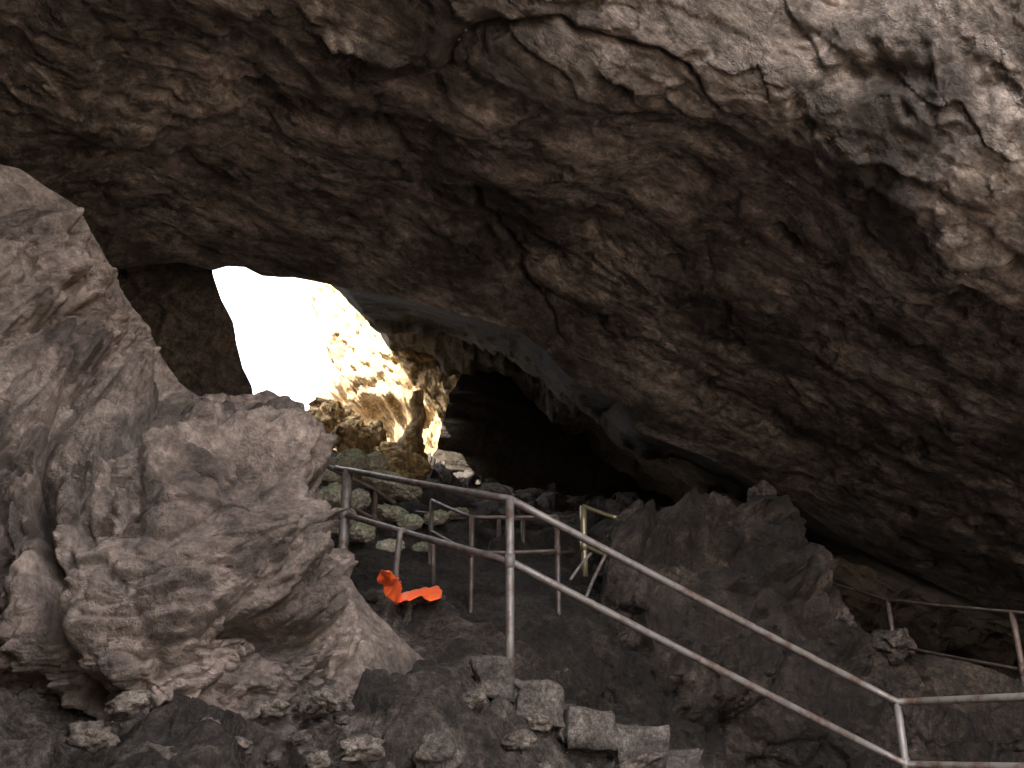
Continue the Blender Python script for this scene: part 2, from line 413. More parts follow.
f1, f2, fa = cells((G0+fbm(G0, 3, 5)[..., None]*.3) @ (Mv*1.6), 14); h += fa*.09
f1, f2, fa = cells((G0+fbm(G0*2, 3, 6)[..., None]*.2) @ (Mv*4), 15); h += fa*.035
h += ridged(G0 @ (Mv*2.2), 5, 121)*.11 + fbm(G0*5, 4, 3)*.05
Xw, Yw = warp(X, Y, G0, 12, .6, 13)
h += lobes(Xw, Yw, [(345, 330, 30, 90, .3, -25), (400, 345, 26, 60, .3, -20), (430, 330, 20, 40, .3, -15), (380, 428, 44, 20, -.9, 0), (350, 395, 60, 12, .3, -5)])
h *= edge_ramp(X, Y, wl, 20, .15)
G = G0 + N0*h[..., None]
first = G[:, :1]; last = G[:, -1:]
pre = []; post = []
for k in range(24, 0, -1):
    e = first.copy(); e[..., 0] += .35*k**.9; e[..., 1] += .75*k; e[..., :] += fbm(e*.7, 3, 4)[..., None]*.1*min(k, 5); pre.append(e)
for k in range(1, 60):
    e = last.copy(); kk = k/60; e[..., 0] += 7*kk**.8; e[..., 1] += 14*kk**1.3; e[..., :] += fbm(e*.9, 5, 4)[..., None]*.5*min(kk*5, 1); post.append(e)
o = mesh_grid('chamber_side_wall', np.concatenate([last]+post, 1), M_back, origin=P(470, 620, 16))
tag(o, 'dark rock wall running back from the sunlit wall into the black chamber', 'rock wall')
G = np.concatenate(pre+[G], 1)
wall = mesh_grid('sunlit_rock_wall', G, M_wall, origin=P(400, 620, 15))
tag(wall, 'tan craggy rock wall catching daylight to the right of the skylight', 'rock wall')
ba = P(380, 400, 30); 
G = np.zeros((160, 80, 3)); uu = np.linspace(0, 1, 160)[:, None]; vv = np.linspace(0, 1, 80)[None]
G[..., 0] = -3+uu*30; G[..., 1] = 31-12*uu**2; G[..., 2] = -.5+vv*13
G += fbm(G*.4, 4, 8)[..., None]*1.2
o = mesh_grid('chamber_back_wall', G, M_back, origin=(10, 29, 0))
tag(o, 'unlit rock wall closing the black depth of the chamber', 'rock wall')

# ---- dark rock between the left outcrop and the skylight
dk = tps([(60, 250, 12), (120, 250, 12), (213, 270, 12.2), (235, 340, 12.3), (250, 395, 12.4), (100, 400, 11), (0, 300, 10), (-300, 300, 8), (-100, 600, 8), (240, 500, 11)])
edge = [(196, 130), (206, 200), (212, 262), (214, 276), (222, 300), (233, 322), (237, 345), (243, 368), (252, 386), (258, 420), (275, 500), (290, 640)]
X, Y, D = ruled(edge, [(-700, y) for _, y in edge], 420, 300, dk, 10, 1.4, .12, vpow=1.5)
G0 = P(X, Y, D); N0 = grid_normals(G0)
h = fbm(G0*.5, 3, 211)*.4; f1, f2, fa = cells(G0*1.3, 23); h += fa*.12
h += ridged(G0*2.2, 5, 221)*.07
h *= edge_ramp(X, Y, edge, 60, .08); h[:, :10] *= .1
G = G0 + N0*h[..., None]
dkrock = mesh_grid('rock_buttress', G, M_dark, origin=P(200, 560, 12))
tag(dkrock, 'dark smooth rock buttress forming the left edge of the skylight', 'rock')

# ---- left flowstone outcrop in the foreground
OUT = [(-700, 40), (-350, 80), (-150, 120), (-30, 158), (20, 168), (45, 186), (78, 206), (92, 232), (112, 268), (120, 292), (150, 330), (158, 352), (180, 384), (205, 400), (228, 398), (250, 396), (268, 391), (286, 398), (303, 404), (307, 428), (312, 452), (319, 476), (316, 505), (324, 532), (337, 560), (354, 586), (376, 614), (400, 638), (426, 662), (452, 700), (470, 760)]
OB = [(-700, 700), (-500, 760), (-300, 780), (-100, 780), (0, 780), (60, 790), (100, 800), (150, 810), (200, 820), (260, 820), (330, 830), (400, 840)]
od = tps([(-600, 100, 3.6), (-250, 100, 5.3), (0, 180, 6.2), (100, 260, 6.6), (170, 390, 6.9), (250, 400, 7.1), (300, 410, 7.3), (320, 480, 7.2), (350, 555, 6.8), (0, 330, 5.6), (0, 450, 5.0), (60, 550, 4.75),
          (150, 560, 4.75), (200, 480, 5.3), (250, 560, 5.3), (300, 600, 5.5), (255, 625, 5.0), (345, 650, 5.6), (290, 530, 5.75), (330, 590, 6.0), (400, 620, 6.35), (440, 680, 6.3), (0, 700, 4.7), (150, 690, 4.4), (250, 680, 4.9), (350, 680, 5.4), (200, 780, 4.6), (400, 800, 5.6), (-400, 700, 3.0), (-150, 700, 4.0)])
X, Y, D = ruled(OUT, OB, 900, 560, od, 22, 1.0, .10)
G0 = P(X, Y, D); N0 = grid_normals(G0)
Xw, Yw = warp(X, Y, G0, 14, 1.7, 53)
h = fbm(G0*.8, 3, 311)*.15
h += lobes(Xw, Yw, [(26, 222, 36, 26, .13, 10), (64, 242, 26, 26, .10, 40), (18, 290, 42, 44, .2), (76, 304, 26, 38, .12, -15), (108, 352, 24, 36, .12, -20), (58, 368, 36, 34, .18), (128, 402, 40, 26, .2, 20), (15, 455, 34, 50, .2), (180, 500, 30, 70, .14, 15), (232, 545, 24, 70, .16, 5), (150, 560, 115, 130, .30, 20), (20, 560, 55, 120, .35, 0), (210, 620, 60, 90, .18, 30), (90, 320, 60, 80, .22, -20), (20, 260, 55, 70, .25), (20, 400, 40, 60, .22),
                    (100, 430, 50, 50, .22), (250, 450, 70, 55, .28, 15), (275, 520, 45, 110, .22, 0), (190, 420, 45, 26, .15), (310, 635, 50, 45, .2, 20), (305, 590, 24, 36, .18), (350, 650, 30, 40, .12, 0),
                    (395, 665, 26, 30, .1), (232, 600, 16, 60, .10, 8), (270, 600, 12, 70, .08, -5), (110, 600, 18, 80, .06, 5), (20, 735, 80, 36, -.55, 0), (130, 370, 26, 30, .12), (60, 240, 26, 22, .12),
                    (285, 410, 26, 20, .12), (255, 490, 30, 22, .1), (300, 470, 20, 60, .14, -8)])
for pts, wdt, am in (([(92, 395), (62, 440), (48, 490), (45, 540), (62, 590), (84, 640), (78, 690)], 7, .22), ([(98, 400), (150, 380), (178, 392)], 6, .14), ([(100, 460), (150, 440), (200, 470), (230, 520)], 6, .12),
                     ([(232, 398), (222, 440), (205, 470)], 5, .12), ([(70, 215), (30, 300), (48, 370), (95, 400)], 6, .12), ([(210, 655), (262, 640), (290, 660)], 9, .2)):
    d, s = pdist(Xw, Yw, pts); h -= 1.7*am*np.exp(-(d/wdt)**2)
f1, f2, fa = cells((G0+fbm(G0*2, 3, 9)[..., None]*.18)*2.4, 33)
h += fa*.04
h += ridged((G0+fbm(G0*1.5, 3, 12)[..., None]*.2)*np.array([3.2, 3.2, .8]), 3, 91)*.14*np.clip((X-170)/60, 0, 1)*np.clip((320-X)/50, 0, 1)
# scalloped skin: little rims across the flow
Z = G0.copy(); Z = Z + fbm(G0*2.5, 4, 44)[..., None]*np.array([.1, .1, .22])
f1, f2, fb_ = cells(Z*np.array([7, 7, 15.]), 35)
h += (.5-f1)*.11*(.5+np.clip(fbm(G0*1.1, 2, 6)*2+.5, 0, 1))
h += ridged(G0*np.array([3, 3, 9.]), 4, 321)*.018 + fbm(G0*12, 4, 325)*.012
h *= .45+.55*np.clip((400-X)/90, 0, 1)
q_ = G0+fbm(G0*1.8, 4, 18)[..., None]*np.array([.22, .22, .12])
f1, f2, fc = cells(q_*np.array([2.3, 2.3, 1.7]), 36); h += (.45-f1)*.36*(.4+.6*np.clip((390-X)/80, 0, 1))
f1, f2, fc = cells((G0+fbm(G0*5, 3, 19)[..., None]*.08)*np.array([5.5, 5.5, 4.]), 37); h += fc*.025+(.45-f1)*.13
h *= edge_ramp(X, Y, OUT, 70, .12); h[:, :22] *= .08
G = G0 + N0*h[..., None]
o = mesh_grid('flowstone_outcrop', G, M_flow, origin=P(150, 800, 4.5))
tag(o, 'massive pale brown flowstone outcrop bulging on the left with rippled skin', 'rock outcrop')

# left closing wall behind the outcrop, out to the cave mouth (beyond the frame)
# ---- rubble slope below the stairs
rd = tps([(-300, 760, 3.2), (0, 790, 3.7), (100, 768, 4.0), (300, 768, 4.3), (500, 768, 5.2), (700, 768, 7.6), (250, 680, 5.4), (400, 655, 6.2), (480, 640, 7.1), (600, 712, 7.25), (520, 668, 7.15), (520, 692, 6.5), (590, 745, 6.6), (650, 775, 6.9), (440, 640, 6.9), (380, 560, 8.2), (450, 600, 7.7), (540, 640, 7.6), (700, 830, 7.0), (300, 1100, 2.2), (800, 1000, 3.8), (640, 745, 7.5), (560, 730, 6.7), (900, 800, 8.0), (1100, 800, 7.5)])
rt = [(-300, 700), (0, 700), (150, 690), (230, 650), (300, 640), (350, 600), (392, 590), (440, 606), (470, 630), (505, 646), (550, 668), (600, 700), (650, 730), (705, 752), (760, 790), (1000, 810), (1300, 800)]
rb = [(-500, 1100), (0, 1150), (500, 1200), (900, 1150), (1400, 1100)]
X, Y, D = ruled(rt, rb, 800, 420, rd, 10, .5, .12, vpow=1.2)
G0 = P(X, Y, D); N0 = grid_normals(G0)
h = fbm(G0*1.1, 3, 411)*.22
f1, f2, fa = cells((G0+fbm(G0*2, 3, 9)[..., None]*.15)*np.array([2.6, 2.6, 3.5]), 43)
h += fa*.10+(.4-f1)*.08
f1, f2, fa = cells((G0+fbm(G0*4, 3, 6)[..., None]*.06)*8, 45)
h += (.5-f1)*.05*np.clip(fbm(G0*1.3, 2, 4)*3+.6, 0, 1.3)+fa*.015
h += ridged(G0*5, 4, 421)*.02+fbm(G0*16, 3, 5)*.01
h[:, :10] *= .08
G = G0+N0*h[..., None]
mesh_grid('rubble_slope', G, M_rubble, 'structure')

# ---- landing and slope going up behind it, towards the skylight
bd = tps([(250, 640, 7.8), (400, 620, 7.6), (500, 640, 7.4), (560, 640, 7.7), (620, 640, 8.2), (560, 760, 7.4), (660, 760, 7.7), (480, 720, 7.3), (320, 700, 7.2), (400, 580, 8.6), (500, 590, 8.8), (560, 590, 9.2), (330, 540, 9.6), (430, 560, 9.8), (520, 550, 11), (600, 560, 11), (330, 480, 12.5), (420, 490, 13), (520, 510, 14), (640, 520, 14), (330, 430, 16), (420, 450, 16.5), (700, 560, 13)])
X, Y, D = ruled([(220, 425), (330, 445), (430, 455), (520, 490), (640, 500), (760, 520)], [(300, 700), (400, 710), (480, 730), (520, 750), (560, 780), (640, 800), (720, 800)], 460, 300, bd)
G0 = P(X, Y, D); N0 = grid_normals(G0)
f1, f2, fa = cells((G0+fbm(G0, 3, 9)[..., None]*.2)*1.7, 53)
amp = np.clip((D-8.5)/3, .15, 1)
h = (fa*.22+(.5-f1)*.25)*amp + fbm(G0*5, 4, 12)*.05
G = G0+N0*h[..., None]
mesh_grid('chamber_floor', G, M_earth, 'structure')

# ---- dark mound to the right of the stairs
RG = [(590, 640), (602, 580), (606, 545), (612, 520), (628, 514), (646, 516), (668, 512), (688, 502), (708, 505), (722, 518), (738, 512), (752, 492), (768, 488), (780, 505), (790, 535), (808, 560), (828, 592), (848, 622), (866, 640), (905, 652), (960, 662), (1040, 690), (1300, 740)]
RB = [(590, 900), (700, 900), (800, 900), (950, 900), (1100, 900), (1400, 900)]
md = tps([(600, 560, 8.8), (612, 520, 9.4), (690, 500, 10.2), (760, 490, 10.4), (800, 560, 9.9), (860, 640, 9.4), (960, 665, 9.2), (1100, 700, 8.8), (640, 600, 8.7), (700, 600, 8.9), (620, 700, 8.5), (700, 750, 8.5), (800, 700, 8.8), (900, 780, 8.6), (720, 530, 9.6), (1100, 800, 8.5), (700, 880, 8.2), (1000, 880, 8.3)])
X, Y, D = ruled(RG, RB, 620, 420, md, 18, .8, .16)
G0 = P(X, Y, D); N0 = grid_normals(G0)
Xw, Yw = warp(X, Y, G0, 14, 1.2, 63)
h = fbm(G0*.8, 3, 511)*.3
h += lobes(Xw, Yw, [(700, 535, 40, 45, .3), (760, 520, 24, 45, .25), (640, 545, 40, 40, .25), (690, 640, 60, 80, .3), (620, 610, 30, 70, .25), (780, 570, 50, 30, .3, 50), (840, 620, 50, 24, .25, 45), (660, 700, 40, 50, .2), (760, 690, 80, 50, .2, 30)])
h -= .3*np.exp(-(pdist(Xw, Yw, [(640, 520), (700, 570), (770, 620), (850, 670)])[0]/14)**2)
f1, f2, fa = cells((G0+fbm(G0*2, 3, 9)[..., None]*.15)*2.1, 63); h += fa*.13
f1, f2, fa = cells((G0+fbm(G0*3, 3, 8)[..., None]*.08)*np.array([7, 7, 4.]), 65); h += fa*.04+(.5-f1)*.04
h += ridged(G0*np.array([6, 6, 3.]), 4, 521)*.03 + ridged((G0+fbm(G0, 3, 2)[..., None]*.3)*np.array([2.4, 2.4, .8]), 3, 531)*.16
h *= edge_ramp(X, Y, RG, 22, .3); h[:, :18] *= .08
G = G0+N0*h[..., None]
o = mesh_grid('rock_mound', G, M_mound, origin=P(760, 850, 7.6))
tag(o, 'dark jagged rock mound rising behind the descending stair railing', 'rock mound')

# ---- ground, running out of the cave mouth behind the camera to the horizon
def ground(name, xs, ys, mat, up):
    A, B = np.meshgrid(xs, ys, indexing='ij')
    G = np.stack([A, B, np.zeros(A.shape)], -1)
    G[..., 2] = fbm(G*.6, 4, 3)*.18*np.clip(14/np.maximum(1, np.hypot(A, B)), 0, 1) - .05 + up
    return mesh_grid(name, G, mat, 'structure')
ground('ground', np.concatenate([-np.geomspace(1500, 13, 24), np.linspace(-12, 12, 90), np.geomspace(13, 1500, 24)]),
       np.concatenate([-np.geomspace(1500, 13, 24), np.linspace(-12, 14, 90), np.geomspace(15, 1500, 20)]), M_ground, 0)
ground('cave_floor', np.linspace(-11, 15, 120), np.linspace(-1.5, 34, 150), M_earth, .03)  # dark unseen sheet, added to cut bounce light inside the cave

# ---- side walls of the cave beside the camera, and an added blocking wall behind it
def side(name, pts, zt, label, seed):
    c = curve(pts, 140); v = np.linspace(0, 1, 90)
    G = np.zeros((140, 90, 3)); G[..., 0] = c[:, None, 0]; G[..., 1] = c[:, None, 1]; G[..., 2] = -.3+v*zt
    n = np.zeros_like(G); t = np.gradient(c, axis=0); t /= np.linalg.norm(t, axis=1, keepdims=True)
    n[..., 0] = -t[:, None, 1]; n[..., 1] = t[:, None, 0]
    h = fbm(G*.5, 4, seed)*1.2 + cells(G*1.0, seed)[2]*.2
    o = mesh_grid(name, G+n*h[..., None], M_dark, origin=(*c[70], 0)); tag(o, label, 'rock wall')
M_bounce = rock_mat('pale_scree', [(.26, .22, .185), (.32, .275, .235), (.37, .32, .28)], 2.0, .8, stain=.15, veins=0)  # unseen pale slope, added to bounce sunlight up to the right of the roof
A, B = np.meshgrid(np.linspace(0, 1, 150), np.linspace(0, 1, 150), indexing='ij')
Gs = np.zeros((150, 150, 3)); Gs[..., 0] = 1.4+A*8.6; Gs[..., 1] = -4.5+B*7.2
Gs[..., 2] = 1.25*np.clip(A*4, 0, 1)*np.clip((1-A)*5, 0, 1)*np.clip(B*4, 0, 1)*np.clip((1-B)*5, 0, 1)-.1 + cells(Gs*2.2, 9)[2]*.12+fbm(Gs*1.2, 4, 2)*.12
mesh_grid('scree_slope', Gs, M_bounce, 'structure')
def blocker_left():  # unseen shell, added to block sun coming from the left
    A, B = np.meshgrid(np.linspace(0, 1, 80), np.linspace(0, 1, 80), indexing='ij')
    G = np.zeros((80, 80, 3)); G[..., 0] = -6.0-A**1.5*60; G[..., 1] = -40+B*49
    G[..., 2] = 11*np.clip(A*7, 0, 1)**.4*np.clip(B*3, 0, 1) - 12*np.clip((A-.5)/.5, 0, 1) - .3
    G[..., 2] += fbm(G*.25, 4, 5)*1.2*np.clip(A*6, 0, 1)*np.clip(B*3, 0, 1)
    mesh_grid('hillside', G, M_ground, 'structure')
blocker_left()
def blocker_right():  # unseen outer shell, added to stop daylight leaking into the chamber
    A, B = np.meshgrid(np.linspace(0, 1, 90), np.linspace(0, 1, 90), indexing='ij')
    G = np.zeros((90, 90, 3)); G[..., 0] = 1.6+A**1.5*60; G[..., 1] = 3.5+B*60
    G[..., 2] = 7.7+7*np.sin(np.clip(A*1.6, 0, 1)*1.57) - 15.5*np.clip((A-.45)/.5, 0, 1) - 15*np.clip((B-.7)/.3, 0, 1)
    G[..., 2] += fbm(G*.25, 4, 5)*1.2*np.clip(A*6, 0, 1)
    mesh_grid('hillside', G, M_ground, 'structure')
blocker_right()
side('cave_wall', [(-2.2, -4.5), (-3.4, -1), (-5.4, 2), (-7, 6), (-8.5, 10), (-9, 16)], 9, 'rough cave wall closing the chamber left of the flowstone outcrop', 71)
side('cave_wall', [(-5.4, 1), (-4.2, -2.6), (-1.8, -3.2), (.2, -3.4)], 7.5, 'rough cave wall behind the viewpoint, left of the cave mouth', 73)  # unseen, added so light enters only from the right
side('cave_wall', [(5.4, -.8), (6.0, .8), (6.5, 2.6), (7.6, 6), (9, 10), (12, 16), (14, 26)], 8, 'rough cave wall closing the chamber on the far right', 72)

# ------------------------------------------------------------------ loose rocks
def boulder(name, px, py, d, wpx, asp, mat, label, cat='rock', group=None, seed=0, sub=5, rot=0, hfac=.7, spike=.22):
    c = P(px, py, d); r = wpx/2/F*d
    bm = bmesh.new(); bmesh.ops.create_icosphere(bm, subdivisions=sub, radius=1)
    V = np.array([v.co[:] for v in bm.verts])
    q = V*1.3+seed*3.7
    f1, f2, fa = cells(q, seed)
    k = 1+fa*spike+fbm(q*1.2, 3, seed)*(.35 if spike > .15 else .18)+ridged(q*3, 3, seed)*.06+fbm(q*7, 3, seed)*.05
    V = V*k[:, None]*np.array([1, asp, hfac])*r
    ca, sa = math.cos(rot), math.sin(rot)
    V = np.stack([V[:, 0]*ca-V[:, 2]*sa, V[:, 1], V[:, 0]*sa+V[:, 2]*ca], 1)
    for v, co in zip(bm.verts, V): v.co = co
    for f in bm.faces: f.smooth = True
    me = bpy.data.meshes.new(name); bm.to_mesh(me); bm.free(); me.materials.append(mat)
    o = bpy.data.objects.new(name, me); o.location = c; COL.objects.link(o)
    return tag(o, label, cat, group)

GM = 'mossy stones below the skylight'
for i, (px, py, d, wp_, hf, rt_, m, lb) in enumerate([
    (334, 476, 11.6, 32, .62, .1, M_moss, 'pale boulder at the far left end of the mossy stones, beside the flowstone edge'),
    (352, 462, 12.6, 34, .7, 0, M_moss, 'green topped boulder behind the square railing post'),
    (392, 486, 12.0, 54, .42, -.25, M_moss, 'wide pale slab with moss right of the square railing post'),
    (372, 466, 13.2, 30, .8, .5, M_moss, 'mossy stone at the foot of the thin rock column'),
    (333, 496, 11.0, 30, .7, .3, M_moss, 'yellow green stone just under the dark slanting pipe'),
    (358, 500, 11.4, 26, .8, 0, M_moss, 'small mossy stone between the upper and middle rails'),
    (338, 522, 10.2, 34, .8, .4, M_moss, 'mossy stone behind the foot of the square railing post'),
    (362, 532, 10.0, 26, .7, 0, M_moss, 'mossy stone just right of the foot of the square post'),
    (388, 548, 10.4, 30, .55, .2, M_moss, 'flat mossy stone left of the bent pipe'),
    (392, 514, 11.4, 38, .4, -.2, M_moss, 'low bright green stone above the middle rail'),
    (410, 522, 11.2, 26, .6, 0, M_moss, 'round green stone on the middle rail line'),
    (436, 518, 12.0, 26, .5, .2, M_moss, 'dim green stone left of the thin far posts'),
    (458, 514, 12.6, 22, .5, .2, M_moss, 'dim mossy stone near the far thin post'),
    (422, 548, 10.6, 22, .5, .2, M_moss, 'small mossy stone between the bent pipe and the short post'),
    (474, 560, 11.0, 20, .6, .2, M_moss, 'small dim mossy stone right behind the thin far post'),
    (640, 545, 9.6, 18, .6, .2, M_moss, 'little green stone on the rock mound top')]):
    boulder('mossy_stone', px, py, d-.7, wp_, .9, m, lb, 'stone', GM, seed=100+i, rot=rt_, hfac=hf, spike=.10)
for i, (px, py, d, wp_, hf, rt_, lb) in enumerate([
    (330, 424, 14.2, 46, .9, 0, 'rounded tan boulder just below the bright skylight'),
    (352, 442, 13.6, 36, 1.1, .4, 'brown upright boulder behind the rounded tan boulder'),
    (372, 438, 14.0, 26, 1.2, .1, 'narrow brown boulder nearest the dark recess'),
    (322, 408, 14.8, 26, .7, .1, 'small sunlit stone at the lower corner of the skylight'),
    (392, 456, 13.8, 34, .7, -.5, 'tan block on the left foot of the thin rock column')]):
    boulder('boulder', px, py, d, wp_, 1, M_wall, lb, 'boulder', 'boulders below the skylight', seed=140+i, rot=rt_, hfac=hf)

GF = 'loose stones on the rubble slope'
for i, (px, py, d, wp_, hf, rt_, lb) in enumerate([
    (440, 756, 4.75, 52, .75, .5, 'pale angular split stone at the bottom edge of the rubble slope'),
    (272, 708, 4.85, 30, .6, .2, 'light stone beneath the flowstone foot, left of the rubble centre'),
    (362, 750, 4.4, 46, .5, .1, 'broad flat stone low in the middle of the rubble'),
    (288, 660, 5.3, 22, .6, 0, 'small stone in the hollow under the drapery folds'),
    (128, 706, 4.15, 40, .6, .3, 'stone propped under the big flowstone bulge'),
    (92, 736, 3.95, 44, .6, -.2, 'dull stone beside the dark hollow at the lower left'),
    (162, 758, 4.0, 50, .5, .1, 'wide low stone on the bottom left of the rubble'),
    (640, 762, 6.3, 44, .4, .3, 'pale brown slab lying below the lowest visible stair blocks'),
    (205, 730, 4.2, 28, .6, .5, 'small angular stone among the left rubble'),
    (520, 742, 5.4, 36, .5, .1, 'dark flat stone right of the pale split stone'),
    (330, 700, 4.9, 34, .55, -.3, 'brown stone lying below the drapery folds'),
    (402, 690, 5.5, 36, .55, .2, 'brown stone at the right foot of the outcrop'),
    (470, 700, 5.8, 30, .55, .2, 'small dark stone halfway up the rubble slope'),
    (540, 722, 6.2, 26, .55, -.2, 'dark stone against the side of the stair blocks'),
    (240, 745, 4.2, 24, .6, -.2, 'little stone in front of the flowstone foot'),
    (300, 738, 4.4, 22, .6, .2, 'little stone left of the broad flat stone')]):
    boulder('loose_stone', px, py, d, wp_, .9, M_stone, lb, 'stone', GF, seed=180+i, rot=rt_, hfac=hf, sub=4)
for i, (px, py, d, wp_, hf, rt_, lb) in enumerate([
    (712, 520, 10.0, 44, .9, .5, 'pinkish rounded rock on the crest of the dark mound'),
    (764, 512, 10.2, 32, 1.6, .1, 'upright rock spike topping the dark mound'),
    (748, 545, 9.8, 50, .7, -.6, 'rock leaning below the upright spike on the mound'),
    (800, 590, 9.6, 40, .7, -.7, 'rock on the slanting right ridge of the mound'),
    (836, 618, 9.4, 34, .7, -.6, 'smaller rock low on the slanting ridge'),
    (893, 644, 9.2, 36, .8, 0, 'rock at the foot of the far thin railing post'),
    (628, 530, 9.2, 36, 1.0, .2, 'rounded rock touching the end of the yellow rail')]):
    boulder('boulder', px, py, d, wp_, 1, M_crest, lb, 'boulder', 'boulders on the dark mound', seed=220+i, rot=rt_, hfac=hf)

pk = None
for i in range(34):
    px = random.uniform(110, 640); yy = 700+random.uniform(0, 70)+max(0, (px-450))*.1; d = float(rd(px, yy))-.05
    if pk is None:
        pk = [boulder('pebble', px, yy, d, 15, .9, M_stone, 'small pale pebble scattered on the rubble slope', 'pebble', 'pebbles scattered on the rubble', seed=300+q_, sub=3) for q_ in range(4)]
        for q_, o in enumerate(pk): o.location = P(px+q_*60, yy+q_*9, float(rd(px+q_*60, yy+q_*9))-.05)
    else:
        o = pk[i % 4].copy(); o.location = P(px, yy, d); o.rotation_euler = (random.uniform(-1, 1), random.uniform(-1, 1), random.uniform(0, 6)); sc_ = random.uniform(.5, 1.5); o.scale = (sc_, sc_, sc_); COL.objects.link(o)
# thin column of rock with a spreading foot
def column():
    path = [(419, 392, 13.4, 5), (417, 405, 13.4, 7), (419, 418, 13.3, 7), (414, 432, 13.2, 9), (410, 446, 13.1, 15), (400, 460, 13.0, 24), (388, 474, 12.9, 34), (384, 490, 12.9, 40)]
    nu, nv = 120, 64
    c = curve([P(a, b, d) for a, b, d, r in path], nu)
    rr = np.interp(np.linspace(0, 1, nu), np.linspace(0, 1, len(path)), [r/F*d for a, b, d, r in path])
    th = np.linspace(0, 2*math.pi, nv)
    G = np.zeros((nu, nv, 3)); G[..., 0] = c[:, None, 0]+rr[:, None]*np.cos(th); G[..., 1] = c[:, None, 1]+rr[:, None]*np.sin(th)*.8; G[..., 2] = c[:, None, 2]
    n = np.zeros_like(G); n[..., 0] = np.cos(th); n[..., 1] = np.sin(th)
    h = (ridged(G*np.array([5, 5, 2.]), 4, 7)*.5+fbm(G*6, 3, 2)*.5+cells(G*5, 4)[2]*.3)*rr[:, None]*.5
    h[:, -1] = h[:, 0]
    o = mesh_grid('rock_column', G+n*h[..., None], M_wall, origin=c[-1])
    tag(o, 'thin craggy rock column with a spreading foot in the dark chamber', 'rock column')
column()

# ------------------------------------------------------------------ pipes
def tube_mesh(name, pts, r, mat, seg=14, parent=None, loc=(0, 0, 0), caps=True):
    pts = [np.array(p, float)-np.array(loc) for p in pts]
    bm = bmesh.new(); rings = []
    prev = None
    for i, p in enumerate(pts):
        t = pts[min(i+1, len(pts)-1)]-pts[max(i-1, 0)]; t /= np.linalg.norm(t)
        a = prev if prev is not None else np.array([0, 0, 1.0]) if abs(t[2]) < .9 else np.array([1.0, 0, 0])
        a = a-t*np.dot(a, t); a /= np.linalg.norm(a); b = np.cross(t, a); prev = a
        rings.append([bm.verts.new(p+r*(math.cos(2*math.pi*k/seg)*a+math.sin(2*math.pi*k/seg)*b)) for k in range(seg)])
    for A, B in zip(rings[:-1], rings[1:]):
        for k in range(seg):
            f = bm.faces.new((A[k], A[(k+1) % seg], B[(k+1) % seg], B[k])); f.smooth = True
    if caps:
        bm.faces.new(rings[0][::-1]); bm.faces.new(rings[-1])
    bmesh.ops.recalc_face_normals(bm, faces=bm.faces)
    me = bpy.data.meshes.new(name); bm.to_mesh(me); bm.free(); me.materials.append(mat)
    o = bpy.data.objects.new(name, me); COL.objects.link(o)
    if parent: o.parent = parent
    else: o.location = loc
    return o
def bowed(a, b, n=8, sag=.006):
    a = np.array(a); b = np.array(b)
    return [a+(b-a)*k/n - np.array([0, 0, sag*math.sin(math.pi*k/n)]) for k in range(n+1)]
def railing(label, posts, hgt, gap, r, mat, group=None, rmat=None, rr=None, sink=.15, has_post=None, name='stair_railing', pr={}):
    """posts: list of world positions of the TOP of each post; rails run from top to top"""
    base = posts[0]-np.array([0, 0, hgt])
    root = empty(name, base, label, 'railing', group)
    rr = rr or r; rmat = rmat or mat
    for k, t in enumerate(posts):
        if has_post is None or has_post[k]:
            tube_mesh('post', bowed(t-np.array([0, 0, hgt+sink]), t-np.array([0, 0, .0]), 4, 0), pr.get(k, r), mat, parent=root, loc=base)
            # small weld collar where the rails meet the post
            tube_mesh('collar', [t-np.array([0, 0, gap+.045]), t-np.array([0, 0, gap-.045])], pr.get(k, r)*1.22, mat, parent=root, loc=base)
    top = []; mid = []
    for k in range(len(posts)-1):
        seg = bowed(posts[k], posts[k+1]); 
        top += seg if k == 0 else seg[1:]
    tube_mesh('top_rail', top, rr, rmat, parent=root, loc=base)
    tube_mesh('middle_rail', [p-np.array([0, 0, gap]) for p in top], rr, rmat, parent=root, loc=base)
    return root

dn = np.array([0, 0, 1.0])
A = P(348, 470, 9.2); B_ = P(510, 499, 6.7); C_ = P(897, 702, 7.2); E = P(1180, 688, 5.6)
A0 = A + (A-B_)*.10
railing('grey pipe railing in front, descending from the square post down to the right', [A0, A, B_, C_, E], 1.05, .42, .028, M_rail, has_post=[0, 1, 1, 1, 1], rr=.026, pr={1: .048})
# far side railing of the landing
P1 = P(472, 517, 8.4); P2 = P(557, 516, 8.6); P3 = P(590, 531, 8.9)
railing('thin dull railing on the far side of the stair landing', [P(432, 500, 9.6), P1, P2], 1.02, .30, .021, M_rail2, rr=.016, has_post=[1, 1, 1])
# further one behind, on the upper flight
railing('dim short railing with two posts deep behind the landing', [P(416, 512, 11.5), P(499, 518, 11.0), P(523, 519, 11.0), P(575, 516, 11.4)], .95, .40, .024, M_rail2, rr=.016, has_post=[0, 1, 1, 0])
railing('short yellowish railing fixed beside the rounded rock on the mound', [P(583, 506, 9.2), P(617, 518, 9.0)], .50, .37, .030, M_glint, rr=.020, has_post=[1, 0])
railing('far thin railing half lost in the dark on the right', [P(822, 580, 11), P(888, 600, 9.5), P(1012, 612, 7.5), P(1200, 630, 5.8)], 1.05, .42, .022, M_rail2, rr=.015)
railing('dark slanting pipe rail behind the square post', [P(318, 462, 10.6), P(376, 490, 10.2), P(395, 503, 10.0)], .9, .30, .022, M_rail2, rr=.02, has_post=[0, 1, 0])
